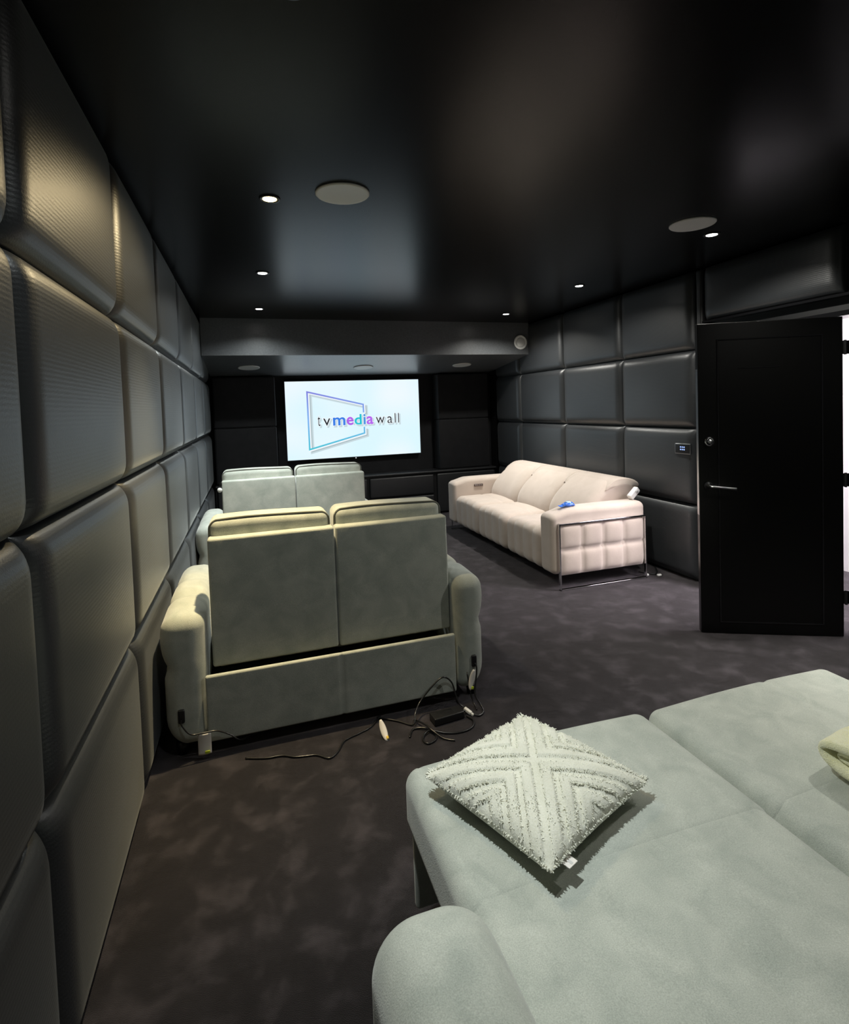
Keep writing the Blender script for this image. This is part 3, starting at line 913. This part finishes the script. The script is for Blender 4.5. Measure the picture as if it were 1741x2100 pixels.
# ------------------------------------------------------------------ yellow towel, folded
tw = empty('folded_towel', (1.49, .905, .462), 'pale yellow folded towel lying on the sage seat at the right edge', 'towel')
cen = [(0.26, -.004, 0), (.12, .000, 0), (.03, .003, 0), (-.045, .010, 0), (-.085, .024, 0), (-.100, .042, 0), (-.088, .060, 0), (-.04, .070, 0), (.03, .076, 0), (.12, .086, 0), (.26, .088, 0)]
inn = [(.26, .030, 0), (.10, .030, 0), (.02, .030, 0), (-.050, .034, 0), (-.066, .042, 0), (-.050, .050, 0), (.03, .052, 0), (.12, .056, 0), (.26, .058, 0)]
def slab_layer(cen, th, y0, y1, sh):
    C_ = catmull(cen, 6); n = len(C_)
    L_, R_ = [], []
    for i, p in enumerate(C_):
        a = C_[max(i-1, 0)]; b = C_[min(i+1, n-1)]; t = (b-a).normalized(); nr = Vector((-t.y, t.x, 0))
        L_.append(p+nr*th/2); R_.append(p-nr*th/2)
    ring = L_ + R_[::-1]
    V, Fc = [], []
    ys = [0, .02, .06] + [.06+.88*q/10 for q in range(1, 11)] + [.98, 1]
    for q in ys:
        s = 1 - .35*math.exp(-q/.012) - .35*math.exp(-(1-q)/.012)
        for k, p in enumerate(ring):
            c_ = C_[k] if k < n else C_[2*n-1-k]
            pp = c_ + (p-c_)*s
            y = y0+(y1-y0)*q
            V.append((pp.x+sh*q + .006*math.sin(q*9+k*.05), y, pp.y+.016+.003*math.sin(q*7+pp.x*20)))
    m = len(ring)
    for a in range(len(ys)-1):
        for j in range(m): Fc.append((a*m+j, a*m+(j+1) % m, (a+1)*m+(j+1) % m, (a+1)*m+j))
    for e_ in (0, (len(ys)-1)*m):
        for j in range(n-1): Fc.append((e_+j, e_+j+1, e_+2*n-2-j, e_+2*n-1-j))
    return V, Fc
v, f = slab_layer(cen, .027, -.12, .20, .02)
link_mesh('outer_fold', v, f, M_towel, tw)
v, f = slab_layer(inn, .016, -.105, .19, .02)
link_mesh('inner_fold', v, f, M_towel, tw)
tw.rotation_euler = (0, 0, math.radians(-86))

# ------------------------------------------------------------------ blue packet and white card on the blush sofa
t = empty('blue_packet', (2.345, 3.672, .621), 'crumpled shiny blue packet lying on the near blush armrest', 'packet')
def fpk(x, y, z):
    z2 = z*(1-.8*abs(x/.055)**2.5) + .005*math.sin(x*90+y*60)
    return x, y*(1-.25*(x/.06)), max(z2, .0005) + (.0 if z < .004 else .004*math.sin(y*140+x*60))
rbox('packet_body', -.055, .055, -.026, .026, .001, .030, .013, M_blue, t, k=3, seg=.006, fn=fpk)
V = [(-.052, -.018, .002), (-.085, -.026, .004), (-.090, .004, .010), (-.078, .020, .003), (-.052, .016, .003), (-.052, .0, .012)]
link_mesh('crimped_end', V + [(a, b, c+.002) for a, b, c in V], [(0, 1, 2, 5), (5, 2, 3, 4), (6, 11, 8, 7), (11, 10, 9, 8), (0, 6, 7, 1), (1, 7, 8, 2), (2, 8, 9, 3), (3, 9, 10, 4)], M_blue, t, smooth=False)
rbox('foil_highlight', -.018, .022, -.012, .014, .024, .037, .008, M_lightblue, t, k=3, seg=.008)  # pale lump: the packet's highlight put into colour
t = empty('white_remote', (2.975, 3.69, .668), 'small white plastic box tilted on the rear end of the near blush armrest', 'box')
t.rotation_euler = (0, math.radians(-38), math.radians(8))
rbox('case', -.055, .055, -.022, .022, -.024, .024, .008, M_whitepl, t, k=3, seg=.03)
rbox('dial', .010, .042, -.026, -.021, -.014, .014, .004, M_rim, t, k=2, seg=.02)
rbox('black_mark', .020, .024, -.0275, -.0255, -.010, .006, .0008, M_blackpl, t, k=1, seg=.02)

# ------------------------------------------------------------------ tags, cables and adapter behind the near loveseat
def paper_tag(pts_top, w_, h_, label, lean=0, rz=0, ink=M_green_ink, thick=.0015, oval=False, curl=.006):
    t = empty('paper_tag', pts_top, label, 'tag', 'white tags tied to the sofa cables')
    t.rotation_euler = (lean, rz, 0)
    V, Fc = [], []
    nx, nz = 8, 12
    for s in (0, 1):
        for i in range(nx+1):
            for j in range(nz+1):
                u, v_ = i/nx-.5, j/nz
                ww = w_*(1 if not oval else math.sqrt(max(.12, 1-(2*v_-1)**2)))
                V.append((u*ww, s*thick - curl*math.cos(u*3)*1 + curl*.5*math.sin(v_*3), -v_*h_))
    m = (nx+1)*(nz+1)
    for i in range(nx):
        for j in range(nz):
            a = i*(nz+1)+j
            Fc.append((a, a+1, a+nz+2, a+nz+1)); Fc.append((m+a, m+a+nz+1, m+a+nz+2, m+a+1))
    rim = [i*(nz+1) for i in range(nx+1)] + [nx*(nz+1)+j for j in range(1, nz+1)] + [i*(nz+1)+nz for i in range(nx-1, -1, -1)] + [j for j in range(nz-1, 0, -1)]
    for q in range(len(rim)): a, b = rim[q], rim[(q+1) % len(rim)]; Fc.append((a, b, b+m, a+m))
    c = link_mesh('card', V, Fc, M_white, t)
    rbox('print', w_*.02, w_*.38, -curl-.004, -curl-.0005, -h_*.93, -h_*.80, .0004, ink, t, k=1, seg=.05)
    return t
paper_tag((-.238, 2.388, .112), .052, .088, 'square white tag with lime print at the left rear foot of the nearer sofa')
paper_tag((.975, 2.375, .165), .030, .098, 'narrow white tag with lime dot hanging below the right socket of the nearer sofa', rz=math.radians(14), oval=True)
# tag on the carpet beside the cables
t = paper_tag((.490, 2.30, .062), .028, .088, 'slim white tag with amber edge, on the carpet left of the adapter', lean=math.radians(-42), rz=math.radians(-12), ink=M_yel_ink, oval=True)
# round white tag at the side of the farther sofa
t = empty('round_tag', (-.236, 4.33, .865), 'small round white tag hanging at the left side of the farther sofa back', 'tag', 'white tags tied to the sofa cables')
v, f = lathe_vf([(.001, -.008), (.014, -.008), (.018, 0), (.014, .008), (.001, .008)], 20, axis='y')
link_mesh('disc', v, f, M_whitepl, t)
v, f = tube_vf([(0, 0, .014), (.004, .01, .04), (.01, .02, .06)], .0012); link_mesh('string', v, f, M_blackpl, t)

def cable(pts, label, r=.0038):
    o = tube('cable', pts, r, M_cable, sides=8, smooth_n=8)
    tag(o, label, 'cable', 'black power cables behind the nearer sofa'); return o
cable([(-.323, 2.392, .185), (-.322, 2.388, .165), (-.29, 2.384, .122), (-.238, 2.386, .116), (-.19, 2.390, .112), (-.14, 2.392, .085), (-.10, 2.396, .05), (-.06, 2.46, .02), (.0, 2.50, .006)],
      'short black cable from the left socket through the square tag', .003)
cable([(-.08, 2.33, .005), (.0, 2.30, .005), (.07, 2.29, .006), (.12, 2.262, .005), (.20, 2.245, .005), (.25, 2.205, .005), (.29, 2.235, .006), (.33, 2.30, .005), (.40, 2.33, .005), (.46, 2.36, .005), (.52, 2.43, .006)],
      'long black cable wandering along the carpet below the nearer sofa', .0035)
cable([(.50, 2.42, .006), (.58, 2.36, .005), (.64, 2.30, .008), (.66, 2.33, .04), (.70, 2.375, .065), (.77, 2.385, .125), (.82, 2.388, .150), (.86, 2.385, .120), (.875, 2.37, .06), (.886, 2.355, .025), (.90, 2.345, .012)],
      'black cable arching up against the rear panel of the nearer sofa')
cable([(.60, 2.22, .005), (.63, 2.27, .005), (.68, 2.255, .009), (.71, 2.205, .005), (.70, 2.165, .005), (.66, 2.15, .005), (.65, 2.19, .005), (.69, 2.225, .012), (.76, 2.19, .006), (.82, 2.175, .005), (.88, 2.19, .005), (.905, 2.235, .006), (.89, 2.28, .006)],
      'black cable looped in a knot on the carpet beside the adapter', .0042)
cable([(.655, 2.335, .006), (.665, 2.30, .018), (.685, 2.25, .024), (.70, 2.21, .020), (.735, 2.16, .005), (.775, 2.13, .005)],
      'black cable end crossing the knot on the carpet nearest the camera', .004)
cable([(.948, 2.400, .145), (.945, 2.388, .13), (.950, 2.383, .09), (.955, 2.375, .04), (.96, 2.35, .010), (.955, 2.31, .006)],
      'thin black cable hanging from the seam left of the right socket', .0035)
cable([(.988, 2.394, .185), (.992, 2.385, .165), (.985, 2.378, .12), (.968, 2.36, .055), (.985, 2.325, .012), (.975, 2.28, .006), (.945, 2.262, .006), (.925, 2.275, .010)],
      'black cable dropping from the right socket past the narrow tag')
t = empty('power_adapter', (.80, 2.295, 0), 'black power adapter brick on the carpet among the cables', 'adapter')
t.rotation_euler = (0, 0, math.radians(6))
rbox('case', -.075, .075, -.032, .032, .001, .036, .006, M_blackpl, t, k=3, seg=.05)
rbox('rating_label', -.045, .03, -.020, .018, .0355, .0365, .0004, M_cable, t, k=1, seg=.05)
tube('plug_lead', [(.074, 0, .018), (.10, .002, .015), (.12, .01, .008)], .005, M_cable, t)
t = empty('cable_connector', (.905, 2.30, .014), 'small white plug joining the cables right of the adapter', 'plug')
t.rotation_euler = (0, math.radians(20), math.radians(-55))
rbox('shell', -.020, .020, -.008, .008, -.006, .010, .004, M_whitepl, t, k=2, seg=.02)
rbox('collar', .019, .034, -.006, .006, -.004, .008, .003, M_rim, t, k=2, seg=.02)
# plug on the carpet by the blush sofa
o = tube('cable', [(3.02, 3.70, .006), (3.08, 3.60, .006), (3.13, 3.62, .006), (3.17, 3.66, .012), (3.20, 3.72, .02)], .005, M_cable, sides=8)
tag(o, 'short black cable on the carpet between the blush sofa and wall', 'cable')
for x, y, lb in ((3.015, 3.60, 'small white plug on the carpet behind the chrome leg'), (3.10, 3.555, 'small white plug on the carpet nearest the bottom wall panels')):
    t = empty('plug', (x, y, 0), lb, 'plug', 'white plugs beside the blush sofa')
    rbox('body', -.018, .018, -.010, .010, .001, .018, .005, M_whitepl, t, k=2, seg=.02)
    tube('prong', [(.017, .003, .010), (.030, .003, .010)], .002, M_steel, t, smooth_n=0)
    tube('prong', [(.017, -.003, .010), (.030, -.003, .010)], .002, M_steel, t, smooth_n=0)
